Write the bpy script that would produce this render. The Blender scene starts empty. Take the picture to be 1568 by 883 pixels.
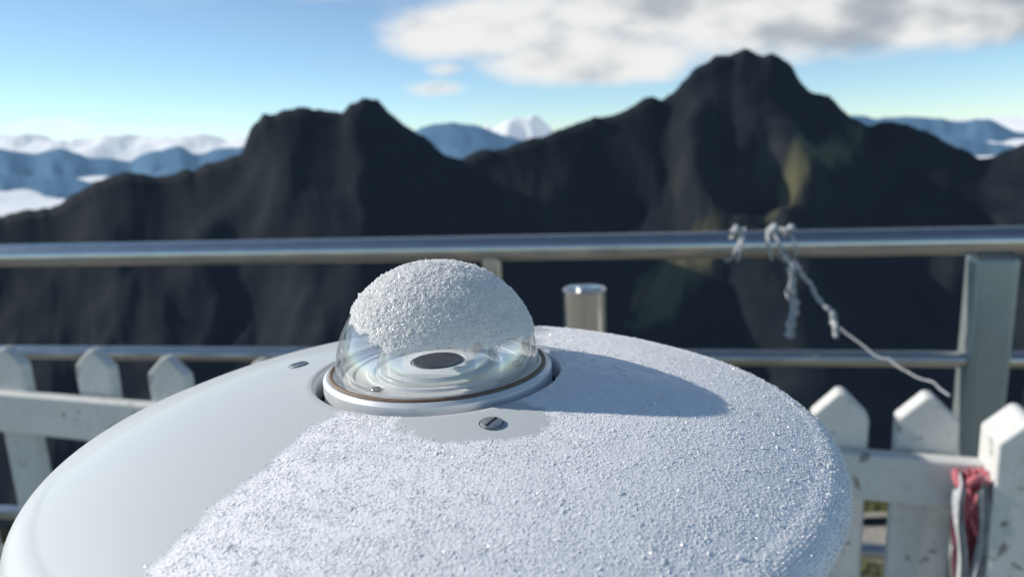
import bpy, math, numpy as np
from mathutils import Matrix, Vector, Euler
rng=np.random.default_rng(7)
S=bpy.context.scene
S.view_settings.view_transform='Standard'; S.view_settings.look='None'; S.view_settings.exposure=0

# ------------------------------------------------------------ noise helpers
def _h(ix,iy,iz,seed):
    n=(ix.astype(np.int64)*374761393+iy.astype(np.int64)*668265263+iz.astype(np.int64)*2147483647+seed*1274126177)&0xffffffff
    n=((n^(n>>13))*1274126177)&0xffffffff
    n=(n^(n>>16))&0xffffffff
    return n/4294967295.0
def vn(x,y,z=None,seed=0):
    x=np.asarray(x,float);y=np.asarray(y,float)
    z=np.zeros_like(x+y) if z is None else np.asarray(z,float)
    x,y,z=np.broadcast_arrays(x,y,z)
    ix,iy,iz=np.floor(x),np.floor(y),np.floor(z)
    fx,fy,fz=x-ix,y-iy,z-iz
    fx=fx*fx*(3-2*fx);fy=fy*fy*(3-2*fy);fz=fz*fz*(3-2*fz)
    def c(a,b,d): return _h(ix+a,iy+b,iz+d,seed)
    a=c(0,0,0)*(1-fx)+c(1,0,0)*fx; b=c(0,1,0)*(1-fx)+c(1,1,0)*fx
    e=c(0,0,1)*(1-fx)+c(1,0,1)*fx; f=c(0,1,1)*(1-fx)+c(1,1,1)*fx
    return (a*(1-fy)+b*fy)*(1-fz)+(e*(1-fy)+f*fy)*fz
def fbm(x,y,z=None,o=4,seed=0):
    s=0;a=.5;t=0
    for i in range(o):
        zz=None if z is None else z*2**i
        s=s+a*vn(x*2**i,y*2**i,zz,seed+i);t+=a;a*=.5
    return s/t
def ridged(x,y,o=4,seed=0):
    s=0;a=.5;t=0
    for i in range(o):
        s=s+a*(1-abs(2*vn(x*2**i,y*2**i,None,seed+i)-1));t+=a;a*=.5
    return s/t

# ------------------------------------------------------------ mesh helpers
def mesh_np(name,V,F,mat=None,smooth=True,parent=None,attrs=None):
    V=np.asarray(V,np.float32);F=np.asarray(F,np.int32)
    me=bpy.data.meshes.new(name)
    k=F.shape[1]
    me.vertices.add(len(V));me.vertices.foreach_set('co',V.ravel())
    me.loops.add(F.size);me.loops.foreach_set('vertex_index',F.ravel())
    me.polygons.add(len(F));me.polygons.foreach_set('loop_start',np.arange(0,F.size,k,dtype=np.int32))
    me.polygons.foreach_set('loop_total',np.full(len(F),k,np.int32))
    me.update(calc_edges=True)
    me.polygons.foreach_set('use_smooth',np.full(len(F),smooth))
    if attrs:
        for an,av in attrs.items():
            a=me.attributes.new(an,'FLOAT','POINT');a.data.foreach_set('value',np.asarray(av,np.float32))
    me.validate()
    o=bpy.data.objects.new(name,me);bpy.context.collection.objects.link(o)
    if mat: me.materials.append(mat)
    if parent: o.parent=parent
    return o
def empty(name,loc=(0,0,0)):
    o=bpy.data.objects.new(name,None);o.location=loc;o.empty_display_size=.05
    bpy.context.collection.objects.link(o);return o
def grid_faces(nr,nc,wrap=False):
    r=np.arange(nr-1)[:,None];c=np.arange(nc if wrap else nc-1)[None,:]
    c2=(c+1)%nc
    return np.stack([r*nc+c,r*nc+c2,(r+1)*nc+c2,(r+1)*nc+c],-1).reshape(-1,4)
def lathe(name,prof,n,mat,parent=None,loc=(0,0,0),smooth=True,sharp=None):
    prof=np.array(prof,float);a=np.linspace(0,2*math.pi,n,endpoint=False)
    V=np.stack([prof[:,0,None]*np.cos(a),prof[:,0,None]*np.sin(a),prof[:,1,None]+0*a],-1).reshape(-1,3)
    o=mesh_np(name,V,grid_faces(len(prof),n,True),mat,smooth,parent)
    o.location=loc
    if smooth:
        m=o.modifiers.new('es','EDGE_SPLIT');m.split_angle=math.radians(sharp or 35)
    return o
def poly_extrude(name,pts,th,mat,parent=None,bevel=.003):
    # pts outline in local XZ, thickness along Y
    n=len(pts)
    V=[(x,-th/2,z) for x,z in pts]+[(x,th/2,z) for x,z in pts]
    F=[list(range(n)),list(range(2*n-1,n-1,-1))]+[[i,i+n,(i+1)%n+n,(i+1)%n] for i in range(n)]
    me=bpy.data.meshes.new(name);me.from_pydata(V,[],F)
    import bmesh
    bm=bmesh.new();bm.from_mesh(me);bmesh.ops.recalc_face_normals(bm,faces=bm.faces);bm.to_mesh(me);bm.free()
    me.materials.append(mat)
    o=bpy.data.objects.new(name,me);bpy.context.collection.objects.link(o)
    if parent:o.parent=parent
    if bevel:
        b=o.modifiers.new('b','BEVEL');b.width=bevel;b.segments=3
    for p in me.polygons:p.use_smooth=False
    return o
def tube(name,pts,r,mat,parent=None,res=12,cyc=False):
    cu=bpy.data.curves.new(name,'CURVE');cu.dimensions='3D';cu.bevel_depth=1;cu.bevel_resolution=res;cu.use_fill_caps=True
    sp=cu.splines.new('POLY');sp.points.add(len(pts)-1)
    for i,p in enumerate(pts):
        sp.points[i].co=(*p,1);sp.points[i].radius=r[i] if hasattr(r,'__len__') else r
    sp.use_cyclic_u=cyc;sp.use_smooth=True
    o=bpy.data.objects.new(name,cu);bpy.context.collection.objects.link(o)
    dg=bpy.context.evaluated_depsgraph_get()
    me=bpy.data.meshes.new_from_object(o.evaluated_get(dg));me.name=name
    bpy.data.objects.remove(o)
    o=bpy.data.objects.new(name,me);bpy.context.collection.objects.link(o);me.materials.append(mat)
    if parent:o.parent=parent
    return o

# ------------------------------------------------------------ material helpers
def newmat(name):
    m=bpy.data.materials.new(name);m.use_nodes=True
    nt=m.node_tree;b=nt.nodes['Principled BSDF'];return m,nt,b
def N(nt,t,**kw):
    n=nt.nodes.new(t)
    for k,v in kw.items():
        if k.startswith('_'): n.inputs[k[1:].replace('_',' ')].default_value=v
        else: setattr(n,k,v)
    return n
def L(nt,a,b): nt.links.new(a,b)
def M(nt,op,a,b=None,c=None,clamp=False):
    n=nt.nodes.new('ShaderNodeMath');n.operation=op;n.use_clamp=clamp
    for i,v in enumerate((a,b,c)):
        if v is None: continue
        if hasattr(v,'is_linked'): nt.links.new(v,n.inputs[i])
        else: n.inputs[i].default_value=v
    return n.outputs[0]
def ramp(nt,fac,stops):
    r=nt.nodes.new('ShaderNodeValToRGB');nt.links.new(fac,r.inputs[0])
    e=r.color_ramp.elements
    while len(e)<len(stops): e.new(.5)
    for i,(p,c) in enumerate(stops):
        e[i].position=p;e[i].color=(*c,1) if len(c)==3 else c
    return r.outputs[0]
def noise(nt,scale,detail=4,rough=.5,dist=0,vec=None):
    n=N(nt,'ShaderNodeTexNoise');n.inputs['Scale'].default_value=scale;n.inputs['Detail'].default_value=detail
    n.inputs['Roughness'].default_value=rough;n.inputs['Distortion'].default_value=dist
    if vec is None:
        tc=N(nt,'ShaderNodeTexCoord');vec=tc.outputs['Object']
    nt.links.new(vec,n.inputs['Vector']);return n.outputs['Fac']
def bump(nt,b,h,strength,dist):
    bp=N(nt,'ShaderNodeBump');bp.inputs['Strength'].default_value=strength;bp.inputs['Distance'].default_value=dist
    L(nt,h,bp.inputs['Height']);L(nt,bp.outputs[0],b.inputs['Normal'])
def mixc(nt,f,a,b):
    n=nt.nodes.new('ShaderNodeMix');n.data_type='RGBA'
    for s,v in ((0,f),(6,a),(7,b)):
        if hasattr(v,'is_linked'): nt.links.new(v,n.inputs[s])
        else: n.inputs[s].default_value=v if s==0 else (*v,1)
    return n.outputs[2]

# painted shield with thin rime film where the frost attribute says so
m_shield,nt,b=newmat('white_enamel')
at=N(nt,'ShaderNodeAttribute',attribute_name='frost')
n1=noise(nt,1500,2,.6);n2=noise(nt,45,2,.6)
L(nt,mixc(nt,at.outputs['Fac'],(.56,.59,.59),(.92,.92,.93)),b.inputs['Base Color'])
rf=M(nt,'MULTIPLY_ADD',at.outputs['Fac'],.05,M(nt,'MULTIPLY_ADD',n2,.10,.5))
L(nt,rf,b.inputs['Roughness'])
hh=M(nt,'MULTIPLY',at.outputs['Fac'],n1)
bump(nt,b,hh,.5,.0004)
b.inputs['Specular IOR Level'].default_value=.2
b.inputs['Coat Weight'].default_value=.25;b.inputs['Coat Roughness'].default_value=.10

def frostmat(name,col,rough,tr):
    m,nt,b=newmat(name)
    n=noise(nt,400,1,.6)
    L(nt,mixc(nt,n,tuple(c*.97 for c in col),tuple(min(1,c*1.03) for c in col)),b.inputs['Base Color'])
    b.inputs['Roughness'].default_value=rough;b.inputs['IOR'].default_value=1.31
    b.inputs['Specular IOR Level'].default_value=1.0
    t=N(nt,'ShaderNodeBsdfTranslucent');t.inputs[0].default_value=(1,.995,.985,1)
    mx=N(nt,'ShaderNodeMixShader');mx.inputs[0].default_value=tr
    L(nt,b.outputs[0],mx.inputs[1]);L(nt,t.outputs[0],mx.inputs[2])
    L(nt,mx.outputs[0],nt.nodes['Material Output'].inputs[0]);return m
m_frost=frostmat('rime_crystals',(.99,.985,.975),.11,.45)
m_snow=frostmat('rime_snow',(.995,.99,.985),.17,.5)

# thin clear glass: fresnel mix of clear transmission and mirror reflection, with a breath of ice film
m_glass=bpy.data.materials.new('clear_glass');m_glass.use_nodes=True;nt=m_glass.node_tree
nt.nodes.remove(nt.nodes['Principled BSDF'])
fr=N(nt,'ShaderNodeFresnel');fr.inputs[0].default_value=1.5
tr=N(nt,'ShaderNodeBsdfTransparent');tr.inputs[0].default_value=(.99,.995,.995,1)
gl=N(nt,'ShaderNodeBsdfGlossy');gl.inputs['Roughness'].default_value=.02
df=N(nt,'ShaderNodeBsdfTranslucent');df.inputs[0].default_value=(.9,.94,.96,1)
df2=N(nt,'ShaderNodeBsdfDiffuse');df2.inputs[0].default_value=(.9,.94,.96,1)
fm=N(nt,'ShaderNodeMixShader');fm.inputs[0].default_value=.5;L(nt,df.outputs[0],fm.inputs[1]);L(nt,df2.outputs[0],fm.inputs[2])
lw=N(nt,'ShaderNodeLayerWeight');lw.inputs[0].default_value=.3
film=M(nt,'MULTIPLY_ADD',M(nt,'POWER',lw.outputs['Facing'],3),.22,M(nt,'MULTIPLY',M(nt,'SUBTRACT',noise(nt,140,2,.6),.55,clamp=True),.3),clamp=True)
m0=N(nt,'ShaderNodeMixShader');L(nt,film,m0.inputs[0]);L(nt,tr.outputs[0],m0.inputs[1]);L(nt,fm.outputs[0],m0.inputs[2])
mx=N(nt,'ShaderNodeMixShader');L(nt,M(nt,'MINIMUM',fr.outputs[0],.40),mx.inputs[0]);L(nt,m0.outputs[0],mx.inputs[1]);L(nt,gl.outputs[0],mx.inputs[2])
L(nt,mx.outputs[0],nt.nodes['Material Output'].inputs[0])

def simple(name,col,rough=.5,metal=0,var=.15,sc=60,bs=0,bd=.001):
    m,nt,b=newmat(name);n=noise(nt,sc,3,.6)
    L(nt,mixc(nt,n,tuple(c*(1-var) for c in col),tuple(min(1,c*(1+var)) for c in col)),b.inputs['Base Color'])
    b.inputs['Metallic'].default_value=metal
    L(nt,M(nt,'MULTIPLY_ADD',n,.2,rough-.1),b.inputs['Roughness'])
    if bs: bump(nt,b,n,bs,bd)
    return m
m_plate=simple('white_ceramic',(.90,.91,.90),.45,0,.04,300)
m_black=simple('black_absorber',(.035,.03,.028),.7,0,.3,900)
m_ring=simple('anodised_ring',(.74,.75,.76),.35,.35,.08,400)
m_gasket=simple('brown_gasket',(.16,.10,.065),.6,0,.6,700,.3,.0003)
m_dark=simple('dark_gap',(.01,.01,.012),.7)
m_screw=simple('screw_steel',(.62,.62,.61),.35,.9,.25,900)
m_body=simple('cast_body',(.55,.56,.57),.45,.3,.1,120)
# brushed steel
m_steel,nt,b=newmat('stainless_steel')
n=noise(nt,18,4,.7);n2=noise(nt,140,2,.6)
L(nt,mixc(nt,n,(.50,.49,.47),(.74,.72,.68)),b.inputs['Base Color'])
b.inputs['Metallic'].default_value=1
L(nt,M(nt,'MULTIPLY_ADD',n2,.16,.08),b.inputs['Roughness'])
m_post=simple('galvanised_post',(.36,.40,.385),.42,.6,.15,25)
# weathered white wood paint
m_wood,nt,b=newmat('weathered_white_paint')
n=noise(nt,16,4,.65);n2=noise(nt,70,3,.7)
spots=ramp(nt,noise(nt,42,2,.6,.4),[(.64,(0,0,0)),(.72,(.8,.8,.8))])
c=mixc(nt,n,(.54,.55,.52),(.70,.70,.68))
c=mixc(nt,ramp(nt,n2,[(.52,(0,0,0)),(.8,(.6,.6,.6))]),c,(.36,.37,.31))
c=mixc(nt,spots,c,(.14,.12,.09))
L(nt,c,b.inputs['Base Color']);b.inputs['Roughness'].default_value=.6
m_red=simple('red_cloth',(.50,.14,.17),.9,0,.4,80,.4,.002)
m_rope=simple('icy_twine',(.44,.45,.46),.5,0,.6,120,.5,.002)
# ground
m_ground,nt,b=newmat('gravel_and_grass')
n=noise(nt,2.2,4,.65);n2=noise(nt,60,3,.7)
c=mixc(nt,n2,(.24,.22,.18),(.50,.46,.40))
g=mixc(nt,n2,(.045,.055,.02),(.15,.15,.06))
L(nt,mixc(nt,ramp(nt,n,[(.50,(0,0,0)),(.60,(1,1,1))]),c,g),b.inputs['Base Color'])
b.inputs['Roughness'].default_value=.95;bump(nt,b,n2,.8,.02)
m_grass=simple('grass_blades',(.12,.13,.04),.7,0,.5,8)
# mountain
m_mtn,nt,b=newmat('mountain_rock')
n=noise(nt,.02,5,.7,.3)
at=N(nt,'ShaderNodeAttribute',attribute_name='grass')  # attribute also carries the painted sunlit patches
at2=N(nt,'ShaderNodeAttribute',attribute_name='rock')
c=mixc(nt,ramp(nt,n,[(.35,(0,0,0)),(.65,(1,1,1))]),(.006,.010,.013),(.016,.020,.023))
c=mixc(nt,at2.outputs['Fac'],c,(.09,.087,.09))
c=mixc(nt,at.outputs['Fac'],c,(.105,.10,.055))  # lighter tone paints sunlight onto the slopes, plus a faint grass tint
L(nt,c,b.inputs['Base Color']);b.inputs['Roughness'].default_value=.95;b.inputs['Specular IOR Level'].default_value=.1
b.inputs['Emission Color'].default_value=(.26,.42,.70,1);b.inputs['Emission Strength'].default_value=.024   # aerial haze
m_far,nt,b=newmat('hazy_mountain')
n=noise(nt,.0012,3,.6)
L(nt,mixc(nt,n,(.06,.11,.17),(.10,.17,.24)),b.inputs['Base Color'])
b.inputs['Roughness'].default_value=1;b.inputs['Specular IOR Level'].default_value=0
b.inputs['Emission Color'].default_value=(.13,.25,.40,1);b.inputs['Emission Strength'].default_value=.48  # aerial haze painted as a blue glow over a bluish base
m_sea,nt,b=newmat('cloud_sea_white')
n=noise(nt,.002,3,.6)
L(nt,mixc(nt,n,(.50,.54,.58),(.72,.71,.70)),b.inputs['Base Color'])
b.inputs['Roughness'].default_value=1;b.inputs['Specular IOR Level'].default_value=0
b.inputs['Emission Color'].default_value=(.74,.82,.90,1);b.inputs['Emission Strength'].default_value=.40  # added self-glow softens the shading of the clouds

# ------------------------------------------------------------ camera
PITCH=math.radians(11.8);ROLL=.04;CAMZ=1.45
cam=bpy.data.cameras.new('camera');co=bpy.data.objects.new('camera',cam);bpy.context.collection.objects.link(co)
co.matrix_world=Matrix.Translation((0,0,CAMZ))@Matrix.Rotation(math.pi/2-PITCH,4,'X')@Matrix.Rotation(-ROLL,4,'Z')
cam.lens=26;cam.sensor_width=36;cam.clip_start=.01;cam.clip_end=200000
cam.dof.use_dof=True;cam.dof.focus_distance=.162;cam.dof.aperture_fstop=19
S.camera=co

# ------------------------------------------------------------ sun + sky
sd=Vector((-.85,.22,.47)).normalized()
el=math.asin(sd.z);az=math.atan2(sd.x,sd.y)
sun=bpy.data.lights.new('sun','SUN');sun.energy=5.0;sun.angle=math.radians(.5);sun.color=(1,.94,.86)
so=bpy.data.objects.new('sun',sun);bpy.context.collection.objects.link(so)
so.rotation_euler=(-sd).to_track_quat('-Z','Y').to_euler()
w=bpy.data.worlds.new('World');S.world=w;w.use_nodes=True;nt=w.node_tree
bg=nt.nodes['Background'];out=nt.nodes['World Output']
sky=N(nt,'ShaderNodeTexSky',sky_type='NISHITA');sky.sun_disc=False;sky.sun_elevation=el;sky.sun_rotation=az
sky.altitude=3000;sky.air_density=.9;sky.dust_density=.05;sky.ozone_density=4
hs=N(nt,'ShaderNodeHueSaturation');hs.inputs['Saturation'].default_value=.88;L(nt,sky.outputs[0],hs.inputs['Color'])
tint=N(nt,'ShaderNodeMix',data_type='RGBA',blend_type='MULTIPLY');tint.inputs[0].default_value=1
L(nt,hs.outputs[0],tint.inputs[6]);tint.inputs[7].default_value=(.97,1.06,.99,1)
L(nt,tint.outputs[2],bg.inputs[0]);bg.inputs[1].default_value=.138
tc=N(nt,'ShaderNodeTexCoord');sx=N(nt,'ShaderNodeSeparateXYZ');L(nt,tc.outputs['Generated'],sx.inputs[0])
yy=M(nt,'MAXIMUM',sx.outputs[1],.05)
U=M(nt,'DIVIDE',sx.outputs[0],yy);Vv=M(nt,'DIVIDE',sx.outputs[2],yy)
def nz_at(du,dv,det):
    cb=N(nt,'ShaderNodeCombineXYZ');L(nt,M(nt,'ADD',U,du),cb.inputs[0]);L(nt,M(nt,'MULTIPLY_ADD',Vv,2.0,2*dv),cb.inputs[1])
    return noise(nt,5.5,det,.55,0,cb.outputs[0])
n0=nz_at(0,0,5);n1_=nz_at(-.035,.028,2)
best=None
for (a,b_,c_,d_,k) in [(.30,.150,.38,.075,1),(-.04,.132,.13,.040,1),(.12,.092,.16,.036,1),(.52,.130,.30,.045,1),(.25,.25,.8,.08,1),(-.085,.062,.035,.010,.45),(-.075,.085,.024,.009,.4),(-.60,.034,.05,.010,.45)]:
    e1=M(nt,'MULTIPLY_ADD',U,1/c_,-a/c_);e2=M(nt,'MULTIPLY_ADD',Vv,1/d_,-b_/d_)
    e=M(nt,'SUBTRACT',k,M(nt,'MULTIPLY',M(nt,'MULTIPLY_ADD',e1,e1,M(nt,'MULTIPLY',e2,e2)),k))
    best=e if best is None else M(nt,'SMOOTH_MAX',best,e,.35)
best=M(nt,'MAXIMUM',best,-1.5)
d0=M(nt,'MULTIPLY_ADD',best,.9,M(nt,'MULTIPLY_ADD',n0,1.9,-.78))
ms=N(nt,'ShaderNodeMapRange',interpolation_type='SMOOTHSTEP');L(nt,d0,ms.inputs[0])
ms.inputs[1].default_value=-.2;ms.inputs[2].default_value=.8;ms.inputs[3].default_value=0;ms.inputs[4].default_value=.95
# sun-side brightening: density falls off toward the sun -> lit edge
lit=N(nt,'ShaderNodeMapRange',interpolation_type='SMOOTHSTEP')
L(nt,M(nt,'ADD',M(nt,'MULTIPLY',M(nt,'SUBTRACT',n0,n1_),2.6),M(nt,'MULTIPLY_ADD',U,-.7,M(nt,'MULTIPLY',best,-.15))),lit.inputs[0])
lit.inputs[1].default_value=-.9;lit.inputs[2].default_value=.05
bc=N(nt,'ShaderNodeBackground');L(nt,mixc(nt,lit.outputs[0],(.40,.44,.48),(.90,.89,.87)),bc.inputs[0]);bc.inputs[1].default_value=1
mx=N(nt,'ShaderNodeMixShader')
front=M(nt,'GREATER_THAN',sx.outputs[1],.06)
L(nt,M(nt,'MULTIPLY',ms.outputs[0],front),mx.inputs[0]);L(nt,bg.outputs[0],mx.inputs[1]);L(nt,bc.outputs[0],mx.inputs[2])
L(nt,mx.outputs[0],out.inputs[0])
w.cycles.sampling_method='MANUAL';w.cycles.sample_map_resolution=256

# ------------------------------------------------------------ mountain terrain
CR=np.array([(-1300,-60),(-1000,-100),(-900,-110),(-760,-120),(-676,-103),(-624,-97),(-581,-77),(-547,-57),(-516,-52),(-478,-57),(-426,-45),(-383,-34),(-360,-26),(-345,2),(-327,22),(-297,32),(-245,31),(-221,28),(-210,40),(-189,47),(-174,42),(-159,28),(-137,8),(-115,-6),(-90,-26),(-68,-32),(-38,-23),(5,-14),(57,4),(100,17),(143,28),(173,43),(185,50),(198,45),(211,48),(224,67),(245,86),(266,99),(288,101),(305,107),(326,102),(352,99),(369,87),(378,70),(396,55),(419,48),(445,25),(471,13),(510,14),(548,4),(591,-15),(625,-32),(675,-15),(750,20),(900,40),(1300,60)],float)/1000
CU=CR[:,0]+.008;CV=CR[:,1]-.04*CR[:,0]
YC=np.interp
nc=900;us=np.linspace(-1.25,1.25,nc)
yc=YC(us,[-1.3,-.2,0,.3,.5,.62,.7,1.3],[640,740,800,900,860,840,820,800])
vc=np.interp(us,CU,CV)
zc=vc*yc+CAMZ
fine=(fbm(us*60,us*0,None,4,5)-.5)*9*yc/900
nr=360
t=np.linspace(0,1,nr)[:,None]
Y=2.55*(yc[None,:]/2.55)**(t**.75)
back=np.linspace(.01,.5,24)[:,None]
Yb=yc[None,:]*(1+back)
X=us[None,:]*Y
zn=-.02-(Y-2.55)*.72
dd=(yc[None,:]-Y)
# spurs wander as they run down from the crest
ker=np.exp(-np.linspace(-2.5,2.5,61)**2);ker/=ker.sum()
zcs=np.convolve(np.pad(zc,30,mode='edge'),ker,mode='valid')
ker2=np.exp(-np.linspace(-2.5,2.5,21)**2);ker2/=ker2.sum()
zcm=np.convolve(np.pad(zc,10,mode='edge'),ker2,mode='valid')
warp=us[None,:]+(fbm(X/110,Y/110,None,3,44)-.5)*.30*np.clip(dd/90,0,1)
zc_w=np.interp(warp,us,zc);zcs_w=np.interp(warp,us,zcs);zcm_w=np.interp(warp,us,zcm)
bl=np.exp(-dd/70);b0=np.exp(-dd/14)
zf=(zc_w*b0+zcm_w*(1-b0))*bl+zcs_w*(1-bl)+fine[None,:]*np.exp(-dd/9)-dd*(.92+.2*np.exp(-dd/90))
Z=np.maximum(zn,zf)
wa=fbm(X/130,Y/130,None,3,11)
g=ridged(X/170+wa*1.4,Y/150+wa*1.2+X/400,4,21)
g2=fbm(X/45,Y/50,None,5,31)
amp=np.clip(dd/120,0,1)*np.clip((Y-60)/200,0,1)
Z=Z+amp*((g-.62)*30)+ (g2-.5)*np.clip(dd/60,.05,1)*np.clip((Y-10)/120,0,1)*20
Z=Z+(fbm(X/1.5,Y/1.5,None,4,3)-.5)*.5*np.clip((Y-2.6)/3,0,1)*np.clip(1-(Y/100),0,1)
Zb=zc[None,:]+fine[None,:]-(Yb-yc[None,:])*.9+(fbm(us[None,:]*Yb/40,Yb/40,None,4,8)-.5)*10
Yall=np.vstack([Y,Yb]);Zall=np.vstack([Z,Zb]);Xall=us[None,:]*Yall
UU=us[None,:]+0*Yall
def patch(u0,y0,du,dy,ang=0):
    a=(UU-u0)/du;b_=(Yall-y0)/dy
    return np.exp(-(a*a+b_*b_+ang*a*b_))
sunlit_grass=patch(.415,800,.036,34,-1.7)*1.4+patch(.225,680,.055,30,-1.5)*1.3  # two sunlit slope patches, painted into the rock colour
sunlit_grass=np.clip((sunlit_grass*(.1+1.8*fbm(Xall/11,Yall/11,None,5,77))-.50)*2.0,0,1)
sunlit_grass=np.maximum(sunlit_grass,np.clip((fbm(Xall/60,Yall/60,None,4,99)-.6)*1.2,0,.05))
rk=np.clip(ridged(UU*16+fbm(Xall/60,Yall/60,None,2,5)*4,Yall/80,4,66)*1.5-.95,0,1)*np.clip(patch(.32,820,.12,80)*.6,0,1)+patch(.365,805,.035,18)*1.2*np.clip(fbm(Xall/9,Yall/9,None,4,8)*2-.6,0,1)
V=np.stack([Xall,Yall,Zall],-1).reshape(-1,3)
mesh_np('mountain_terrain',V,grid_faces(Yall.shape[0],nc),m_mtn,True,None,{'grass':sunlit_grass.ravel(),'rock':np.clip(rk,0,1).ravel()})

# distant hazy ranges
def rng_strip(name,pts,yd,seed,amp):
    p=np.array(pts,float)/1000
    u=np.linspace(p[0,0],p[-1,0],420)
    v=np.interp(u,p[:,0],p[:,1])-.04*u
    zz=v*yd+(fbm(u*45,u*0,None,5,seed)-.5)*amp
    s=np.concatenate([np.linspace(-1,0,30),np.linspace(.03,.5,10)])[:,None]
    Yd=yd+s*1700+0*u[None,:]
    Zd=zz[None,:]-np.abs(s)*1000+(ridged(u[None,:]*22,Yd/1200,4,seed)-.6)*240*np.clip(abs(s)*4,0,1)
    mesh_np(name,np.stack([u[None,:]*Yd,Yd,Zd],-1).reshape(-1,3),grid_faces(len(s),420),m_far)
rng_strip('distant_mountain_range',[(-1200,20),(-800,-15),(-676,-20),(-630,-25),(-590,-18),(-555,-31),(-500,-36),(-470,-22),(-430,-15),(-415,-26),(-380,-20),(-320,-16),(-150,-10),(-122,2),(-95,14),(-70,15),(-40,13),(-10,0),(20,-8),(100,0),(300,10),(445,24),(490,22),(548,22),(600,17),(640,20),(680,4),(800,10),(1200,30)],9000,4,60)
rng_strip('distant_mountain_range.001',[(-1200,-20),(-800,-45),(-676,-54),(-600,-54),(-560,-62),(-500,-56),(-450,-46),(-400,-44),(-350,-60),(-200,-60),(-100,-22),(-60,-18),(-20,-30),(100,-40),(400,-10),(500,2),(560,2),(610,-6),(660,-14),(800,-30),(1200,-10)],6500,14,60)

# sea of cloud
ny=260;nx=700
uu=np.linspace(-1.3,1.3,nx)[None,:];yy_=np.geomspace(3500,90000,ny)[:,None]
Xs=uu*yy_;Ys=yy_+0*uu
b1=1-abs(2*fbm(Xs/1500,Ys/1500,None,3,51)-1);b2=fbm(Xs/520,Ys/900,None,4,52)
Zs=-370+(b1-.6)*190+(b2-.5)*70
for (u0,y0,du,dy,h,k) in [(.0,12000,.03,700,400,1.6),(-.03,12800,.02,700,400,1.6),(.04,12500,.03,800,360,1.6),(.09,13500,.03,700,270,1),(-.075,8200,.03,500,170,1),(-.28,16500,.14,1500,290,.3),(-.66,16500,.22,1500,600,.5),(-.44,17000,.16,1500,270,.3)]:
    Zs=Zs+h*np.exp(-((uu-u0)/du)**2-((Ys-y0)/dy)**2)*(1-k*.5+k*b2)
mesh_np('cloud_sea',np.stack([Xs,Ys,Zs],-1).reshape(-1,3),grid_faces(ny,nx),m_sea)

# ------------------------------------------------------------ ground
gx=np.linspace(-7,7,220)[None,:];gy=np.linspace(-6,2.75,140)[:,None]
GZ=(fbm(gx*1.2,gy*1.2,None,4,61)-.5)*.05-np.clip(gy-2.4,0,1)*.3
mesh_np('ground',np.stack([gx+0*gy,gy+0*gx,GZ],-1).reshape(-1,3),grid_faces(140,220),m_ground)
# grass tufts, one mesh
nb=16000
bx=rng.uniform(-3,3,nb);by=rng.uniform(1.3,3.4,nb)
keep=fbm(bx*1.6,by*1.6,None,3,71)>.42;bx=bx[keep];by=by[keep];nb=len(bx)
hgt=rng.uniform(.04,.16,nb);an=rng.uniform(0,6.28,nb);ln=rng.uniform(.0,.06,nb)
bz=(fbm(bx*1.2,by*1.2,None,4,61)-.5)*.05-np.clip(by-2.4,0,.35)*.3-np.clip(by-2.75,0,9)*.7
w_=.004
P0=np.stack([bx-w_*np.cos(an),by-w_*np.sin(an),bz-.01],-1);P1=np.stack([bx+w_*np.cos(an),by+w_*np.sin(an),bz-.01],-1)
P2=np.stack([bx+ln*np.sin(an),by+ln*np.cos(an),bz+hgt],-1)
mesh_np('grass',np.stack([P0,P1,P2],1).reshape(-1,3),np.arange(nb*3).reshape(-1,3),m_grass,False)

# ------------------------------------------------------------ metal railing
rail=empty('metal_railing')
def ry(x): return 1.714-.161*x
TZ=CAMZ-.262
def rp(x,z,off=0): return (x,ry(x)+off,z)
tube('top_rail',[rp(x,TZ) for x in np.linspace(-4,4,40)],.030,m_steel,rail)
tube('mid_rail',[rp(x,CAMZ-.525) for x in np.linspace(-4,4,40)],.018,m_steel,rail)
tube('low_rail',[rp(x,.45) for x in np.linspace(-4,4,40)],.018,m_steel,rail)
for i,x in enumerate([-.045,-1.9,-3.6,2.6]):
    tube('post_%d'%i,[rp(x,-.05),rp(x,TZ-.02)],.024,m_steel,rail)
pb=poly_extrude('square_post',[(-.042,-.1),(.042,-.1),(.042,TZ-.032),(-.042,TZ-.032)],.07,m_post,rail,.012)
pb.location=(1.03,ry(1.03)+.005,0);pb.rotation_euler=(0,0,-.16)

# free-standing steel pipe
pipe=empty('steel_pipe',(.10,1.0,0))
lathe('pipe_tube',[(.0,-.03),(.030,-.03),(.030,1.2355),(.0285,1.237),(.0262,1.237),(.0255,1.235),(.0255,1.0),(0,1.0)],48,m_steel,pipe)
lathe('base_flange',[(.031,.03),(.07,.03),(.072,.02),(.072,-.03)],32,m_steel,pipe)

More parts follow.
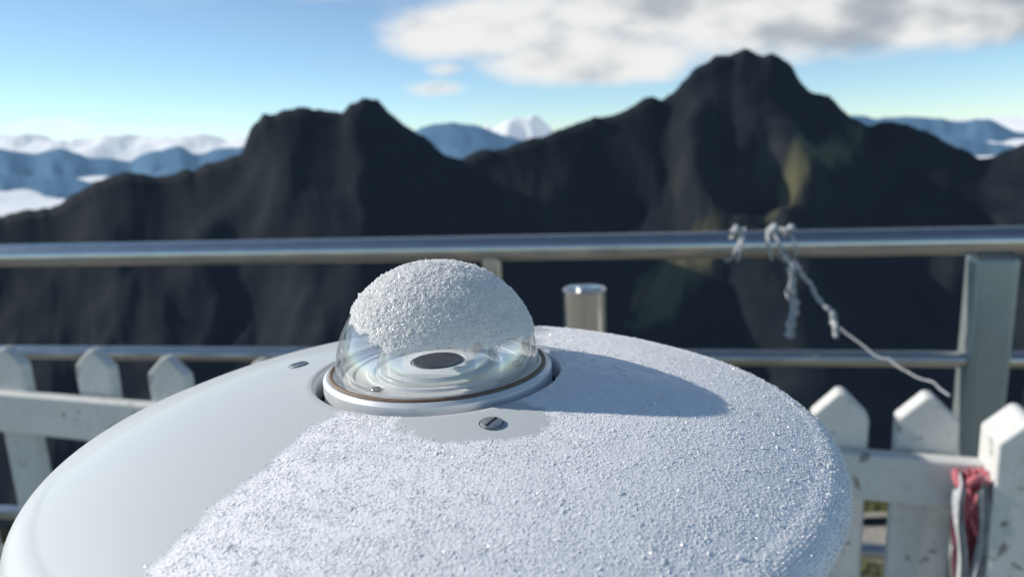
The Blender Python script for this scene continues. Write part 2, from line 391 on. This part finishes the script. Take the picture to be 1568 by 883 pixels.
# ------------------------------------------------------------ picket fence
fence=empty('picket_fence')
FZ=CAMZ-.36
fang=-math.atan(.31)
def fy(x): return 1.079-.31*x
def picket(i,x,wd,th,tip=.035,dz=0,front=0):
    h=FZ+dz
    o=poly_extrude('picket_%d'%i,[(-wd/2,-.02),(wd/2,-.02),(wd/2,h-tip),(wd*.06,h),(-wd*.06,h),(-wd/2,h-tip)],th,m_wood,fence,.004)
    o.location=(x,fy(x)-front,0);o.rotation_euler=(rng.uniform(-.01,.01),rng.uniform(-.008,.008),fang);return o
xs=[-.963-.177*k for k in range(6,0,-1)]+[-.963,-.786,-.611,-.44,-.27,-.10,.08,.26]
for i,x in enumerate(xs): picket(i,x,.082,.022,.032)
for i,(x,wd,dz,fr_) in enumerate([(.450,.072,0,-.02),(.552,.074,0,-.02),(.78,.08,0,0),(.9,.08,0,0),(1.02,.08,0,0),(1.14,.08,0,0)]): picket(20+i,x,wd,.03,.034,dz,fr_)
picket(30,.628,.070,.070,.03,.000,.035)
def beam(i,x0,x1,z,h,th,fr_):
    L_=(x1-x0)/math.cos(fang)
    o=poly_extrude('beam_%d'%i,[(-L_/2,-h/2),(L_/2,-h/2),(L_/2,h/2),(-L_/2,h/2)],th,m_wood,fence,.004)
    xm=(x0+x1)/2;o.location=(xm,fy(xm)-fr_,z);o.rotation_euler=(0,0,fang)
beam(0,-2.1,.36,FZ-.125,.08,.024,.026)
beam(1,.40,1.3,FZ-.108,.066,.024,.012)
beam(2,-2.1,.36,FZ-.62,.08,.024,.026)
beam(3,.40,1.3,FZ-.62,.07,.024,.012)

# red cloth tied to the fence
cloth=empty('red_cloth',(.566,fy(.566)-.045,FZ-.085))
nu,nv=26,60
for kk,(ox,wd,ln_) in enumerate([(0,.026,.20),(.010,.014,.13),(-.012,.012,.30),(.006,.010,.34)]):
    a=np.linspace(-.5,.5,nu)[None,:];tt=np.linspace(0,1,nv)[:,None]
    Wd=wd*(.55+.6*np.sin(tt*5+kk)**2)
    cx=ox+a*Wd+.006*np.sin(tt*9+kk*2);cy=-.006*kk+.006*np.sin(a*14+tt*8+kk)+0*tt
    cz=-tt*ln_+.012*np.sin(a*9+kk)
    mesh_np('strip_%d'%kk,np.stack([cx+0*cz,cy+0*cz,cz+0*cx],-1).reshape(-1,3),grid_faces(nv,nu),m_red if kk<2 else m_rope,True,cloth)
tube('knot',[(.018*math.cos(t_),.012*math.sin(t_)-.004,.006*math.sin(3*t_)) for t_ in np.linspace(0,6.28,30)],.005,m_red,cloth,6,True)

# icy twine wrapped round the rail
tw=empty('icy_rope')
def wob(pts,a,n=60,seed=0):
    pts=np.array(pts,float);tt=np.linspace(0,len(pts)-1,n)
    q=np.stack([np.interp(tt,range(len(pts)),pts[:,j]) for j in range(3)],-1)
    for j in range(3): q[:,j]+=a*(fbm(tt*2.2+j*9,tt*0,None,3,seed+j)-.5)
    return [tuple(v) for v in q]
for i,x in enumerate([.497,.515,.575,.588,.607]):
    tube('loop_%d'%i,[(x+.014*math.sin(t_+i),ry(x)+.035*math.cos(t_),TZ+.035*math.sin(t_)) for t_ in np.linspace(0,6.28,28)],.0028+.0008*(i%2),m_rope,tw,5,True)
for i,x in enumerate([.497,.575,.607]):
    tube('ice_knob_%d'%i,wob([(x-.006,ry(x)-.02,TZ+.032),(x,ry(x)-.03,TZ+.042),(x+.008,ry(x)-.02,TZ+.034)],.01,20,i*5),.007,m_rope,tw,5)
yr=ry(.6)-.04
tube('hang_1',wob([(.60,yr,TZ-.02),(.608,yr,TZ-.08),(.614,yr,TZ-.14),(.606,yr,TZ-.20)],.03,50,3),[.004+.006*math.sin(i*.5)**2*(i/50+.3) for i in range(50)],m_rope,tw,6)
tube('hang_2',wob([(.605,yr,TZ-.04),(.624,yr,TZ-.10),(.618,yr,TZ-.17)],.03,40,9),.0030,m_rope,tw,6)
tube('hang_5',wob([(.61,yr,TZ-.05),(.600,yr-.01,TZ-.11),(.612,yr-.01,TZ-.19)],.03,40,39),.0025,m_rope,tw,6)
tube('hang_3',wob([(.61,yr,TZ-.03),(.645,yr-.01,TZ-.08),(.685,yr-.03,TZ-.15),(.695,yr-.06,TZ-.19)],.02,50,13),[.003+.0025*math.sin(i*.7)**2 for i in range(50)],m_rope,tw,6)
tube('hang_4',wob([(.685,yr-.03,TZ-.14),(.685,yr-.05,TZ-.17),(.695,yr-.04,TZ-.19)],.02,20,23),.006,m_rope,tw,6)
tube('long_line',wob([(.695,yr-.05,TZ-.17),(.675,1.35,TZ-.17),(.62,1.15,TZ-.13),(.57,.93,FZ-.0)],.012,60,17),.0013,m_rope,tw,6)

# ------------------------------------------------------------ pyranometer
IC=Vector((-.0187,.1734,CAMZ-.0558))
pyr=empty('pyranometer',IC);pyr.rotation_euler=(0,-.012,0)
# shield profile
pr=[(.0296,-.006),(.0296,-.0012),(.0299,-.0003),(.0305,0)]
rr=np.linspace(.032,.086,90)
def sz(r):
    q=np.clip((r-.030)/.0625,0,1.2);return -.0068*q-.0094*q**2.5
pr+=[(r,float(sz(r))) for r in rr]
z0=float(sz(.086));a0=math.atan((.0068+.0094*2.5*(.056/.0625)**1.5)/.0625);rho=.0068/(1-math.sin(a0))
for a_ in np.linspace(a0+.06,1.70,18):
    pr.append((.086+rho*(math.sin(a_)-math.sin(a0)), z0-.62*rho*(math.cos(a0)-math.cos(a_))))
zl=pr[-1][1]
pr+=[(.0905,zl-.0008),(.088,zl-.0008),(.0885,zl+.001),(.084,-.0185),(.05,-.0115),(.033,-.008),(.0296,-.006)]
pr=np.array(pr)
na=720;aa=np.linspace(0,2*math.pi,na,endpoint=False)
def fb(x,y):
    "signed frost coverage in metres, >0 frosted"
    bound=np.where(y<-.02,-.008+.52*y,np.where(y>.0,.021+.12*y,-.017+(y+.02)*1.9))
    f=x-bound+(fbm(x*260,y*260,None,4,91)-.5)*.006
    f=np.where(y<-.02,f,f+(fbm(x*90,y*90,None,3,92)-.5)*.01)
    e=1-((x-.010)/.0145)**2-((y+.032)/.0085)**2
    f=np.minimum(f,-e*.008+(fbm(x*500,y*500,None,3,93)-.5)*.006)
    return f
Vx=pr[:,0,None]*np.cos(aa);Vy=pr[:,0,None]*np.sin(aa);Vz=pr[:,1,None]+0*aa
fro=np.clip(fb(Vx,Vy)/.003,0,1)
shield=mesh_np('sun_shield',np.stack([Vx,Vy,Vz],-1).reshape(-1,3),grid_faces(len(pr),na,True),m_shield,True,pyr,{'frost':fro.ravel()})
m=shield.modifiers.new('es','EDGE_SPLIT');m.split_angle=math.radians(50)

# crystals as a single mesh
OV=np.array([(1,0,0),(-1,0,0),(0,1,0),(0,-1,0),(0,0,1),(0,0,-1)],float)
OF=np.array([(0,2,4),(2,1,4),(1,3,4),(3,0,4),(2,0,5),(1,2,5),(3,1,5),(0,3,5)])
def crystals(name,P,A,len_,wid,mat,parent):
    n=len(P);A=A/np.linalg.norm(A,axis=1)[:,None]
    R=rng.normal(size=(n,3));B=np.cross(A,R);B/=np.linalg.norm(B,axis=1)[:,None];C=np.cross(A,B)
    wb=wid*rng.uniform(.6,1.4,n);wc=wid*rng.uniform(.6,1.4,n)
    V=P[:,None,:]+OV[None,:,0,None]*(A*len_[:,None])[:,None,:]+OV[None,:,1,None]*(B*wb[:,None])[:,None,:]+OV[None,:,2,None]*(C*wc[:,None])[:,None,:]
    F=(OF[None]+(np.arange(n)*6)[:,None,None]).reshape(-1,3)
    return mesh_np(name,V.reshape(-1,3),F,mat,False,parent)
n=480000
r_=np.sqrt(rng.uniform(.0302**2,.0925**2,n));a_=rng.uniform(0,2*math.pi,n)
x_=r_*np.cos(a_);y_=r_*np.sin(a_)
f=fb(x_,y_)
dens=.12+1.3*np.clip(fbm(x_*420+y_*260,y_*330-x_*120,None,3,95)-.22,0,1)
dens*=.55+.9*fbm(x_*60,y_*60,None,3,96)
edge=np.exp(-np.clip(f,0,1)/.0006)*.4
kp=(f>0)&(rng.uniform(size=n)<np.clip(dens+edge,0,1)*np.clip(.25+f/.008,0,1))
x_,y_,r_=x_[kp],y_[kp],r_[kp];n=len(x_)
z_=np.interp(r_,pr[:-7,0][3:],pr[:-7,1][3:])
wind=np.array([.55,.8,.25])
A=wind[None,:]+rng.normal(scale=.42,size=(n,3));A[:,2]=abs(A[:,2])
# a minority of crystals grew much larger than the rest
big=rng.uniform(size=n)<.05
sc=rng.lognormal(-.3,.42,n)*np.where(big,1.9,1)
crystals('frost_crystals',np.stack([x_,y_,z_+.00003],-1),A,.00021*sc,.00006*sc,m_frost,pyr)
# crystals along the rim
n=9000;a_=rng.uniform(-1.35,1.1,n);idx=rng.integers(len(pr)-22,len(pr)-8,n)
P=np.stack([pr[idx,0]*np.cos(a_),pr[idx,0]*np.sin(a_),pr[idx,1]],-1)
A=np.stack([np.cos(a_),np.sin(a_),.2+0*a_],-1)+rng.normal(scale=.5,size=(n,3))
sc=rng.lognormal(0,.35,n)
crystals('rim_frost',P,A,.0003*sc,.00011*sc,m_frost,pyr)

# ring, plate, sensor
lathe('clamp_ring',[(.0245,.0002),(.0245,.0010),(.0253,.0014),(.0268,.0014),(.0276,.0007),(.0278,-.012)],160,m_ring,pyr)
g=lathe('gasket',[(.0257+.0005*math.cos(t_),.0016+.0004*math.sin(t_)) for t_ in np.linspace(-.4,3.6,12)],160,m_gasket,pyr)
lathe('gap_floor',[(.027,-.0065),(.034,-.0065)],64,m_dark,pyr)
lathe('base_plate',[(0,.0006),(.0158,.0006),(.0160,.0011),(.0172,.0011),(.0175,.0005),(.0205,.0005),(.0207,.0009),(.0216,.0009),(.0218,.0004),(.0247,.0004)],160,m_plate,pyr)
lathe('sensor_collar',[(.0145,.0007),(.0125,.0010),(.0118,.0018),(.0068,.0024),(.0064,.0021),(0,.0021)],128,m_plate,pyr)
lathe('sensor_disc',[(.0061,.0022),(.0059,.0027),(0,.0028)],96,m_black,pyr)
def domep(R,z,n=48,e0=0): return [(R*math.cos(e),z+R*math.sin(e)) for e in np.linspace(e0,math.pi/2-1e-4,n)]
def shell(name,R,th,z):
    p=domep(R,z)+[(r,zz) for r,zz in domep(R-th,z)[::-1]]
    return lathe(name,p,160,m_glass,pyr,(0,0,0),True,80)
DR=.0247;DZ=.0008
shell('outer_dome',DR,.0014,DZ)
shell('inner_dome',.0150,.0010,.0008)
def screw(nm,x,y,z,R,tilt,ang):
    s=empty(nm,(x,y,z));s.parent=pyr
    s.rotation_euler=tilt
    lathe('recess',[(R*1.12,.00010),(R*1.01,.00006)],48,m_dark,s)
    o=lathe('head',[(R,-.0004),(R,.00018),(R*.88,.00035),(0,.0004)],48,m_screw,s)
    sl=poly_extrude('slot',[(-R*.85,0),(R*.85,0),(R*.85,.0005),(-R*.85,.0005)],R*.2,m_dark,s,0)
    sl.rotation_euler=(0,0,ang)
screw('shield_screw_1',.0135,-.0345,float(sz(.037))+.0002,.0022,(.12,0,0),1.0)
screw('shield_screw_2',-.0385,.0140,float(sz(.041))+.0002,.0022,(0,-.12,0),.5)
screw('shield_screw_3',.02,.036,float(sz(.041))+.0001,.0020,(0,0,0),.2)
screw('plate_screw_1',-.0130,-.0140,.0006,.0012,(0,0,0),.3)
screw('plate_screw_2',.0193,-.0005,.0009,.0012,(0,0,0),1.0)
screw('plate_screw_3',-.0100,.0165,.0009,.0012,(0,0,0),2.0)
# body, levelling plate and mast
lathe('body',[(.0278,-.010),(.045,-.0145),(.047,-.02),(.047,-.075),(.043,-.08),(0,-.08)],96,m_body,pyr)
lathe('levelling_plate',[(0,-.081),(.07,-.081),(.071,-.083),(.071,-.090),(0,-.090)],96,m_steel,pyr)
lathe('mast',[(.024,-.0905),(.024,-IC.z-.05)],48,m_steel,pyr)

# snow cap on the dome
ne,naz=330,1100
e=np.linspace(math.radians(8),math.pi/2-.002,ne)[:,None];az_=np.linspace(0,2*math.pi,naz,endpoint=False)[None,:]
def cov(az_,e):
    # lower limit of the cap, by azimuth (0 = right, -90 = toward viewer)
    d=np.degrees(az_)%360
    lim=np.interp(d,[0,60,120,180,205,230,250,270,290,320,360],[18,34,46,38,35,30,23,26,25,23,18])
    X=np.cos(e)*np.cos(az_);Yv=np.cos(e)*np.sin(az_);Zv=np.sin(e)+0*az_
    return np.degrees(e)-lim+(fbm(X*9+3,Yv*9+3,Zv*9,4,101)-.5)*10
cv=cov(az_,e)
X=np.cos(e)*np.cos(az_);Yv=np.cos(e)*np.sin(az_);Zv=np.sin(e)+0*az_
def caprad(D0,D1,D2,cvv):
    gr=fbm(D0*48,D1*48,D2*48,3,111);lump=fbm(D0*8,D1*8,D2*8,3,112)
    th=np.clip(cvv/30,0,1)**.6
    return DR+.00012+th*(.0006+.0009*lump)+np.clip(cvv/6,0,1)*np.clip(gr-.25,0,1)*.0006
R=caprad(X,Yv,Zv,cv)
V=np.stack([X*R,Yv*R,Zv*R+DZ],-1).reshape(-1,3)
F=grid_faces(ne,naz,True)
cvf=cv.ravel()
F=F[(cvf[F].min(axis=1)>0.5)]
mesh_np('dome_rime_crust',V,F,m_snow,True,pyr)
n=60000
e2=np.arcsin(rng.uniform(.1,1,n));a2=rng.uniform(0,2*math.pi,n);c2=cov(a2,e2)
kp=rng.uniform(size=n)<np.clip((c2+1.5)/3,0,1);e2=e2[kp];a2=a2[kp];c2=c2[kp];n=len(e2)
D=np.stack([np.cos(e2)*np.cos(a2),np.cos(e2)*np.sin(a2),np.sin(e2)],-1)
R2=caprad(D[:,0],D[:,1],D[:,2],c2)+.00003
sc=rng.lognormal(-.1,.38,n)*np.clip(.6+c2/14,.55,1)
crystals('dome_rime_crystals',D*R2[:,None]+np.array([0,0,DZ]),D+rng.normal(scale=.7,size=(n,3)),.00024*sc,.00014*sc,m_snow,pyr)
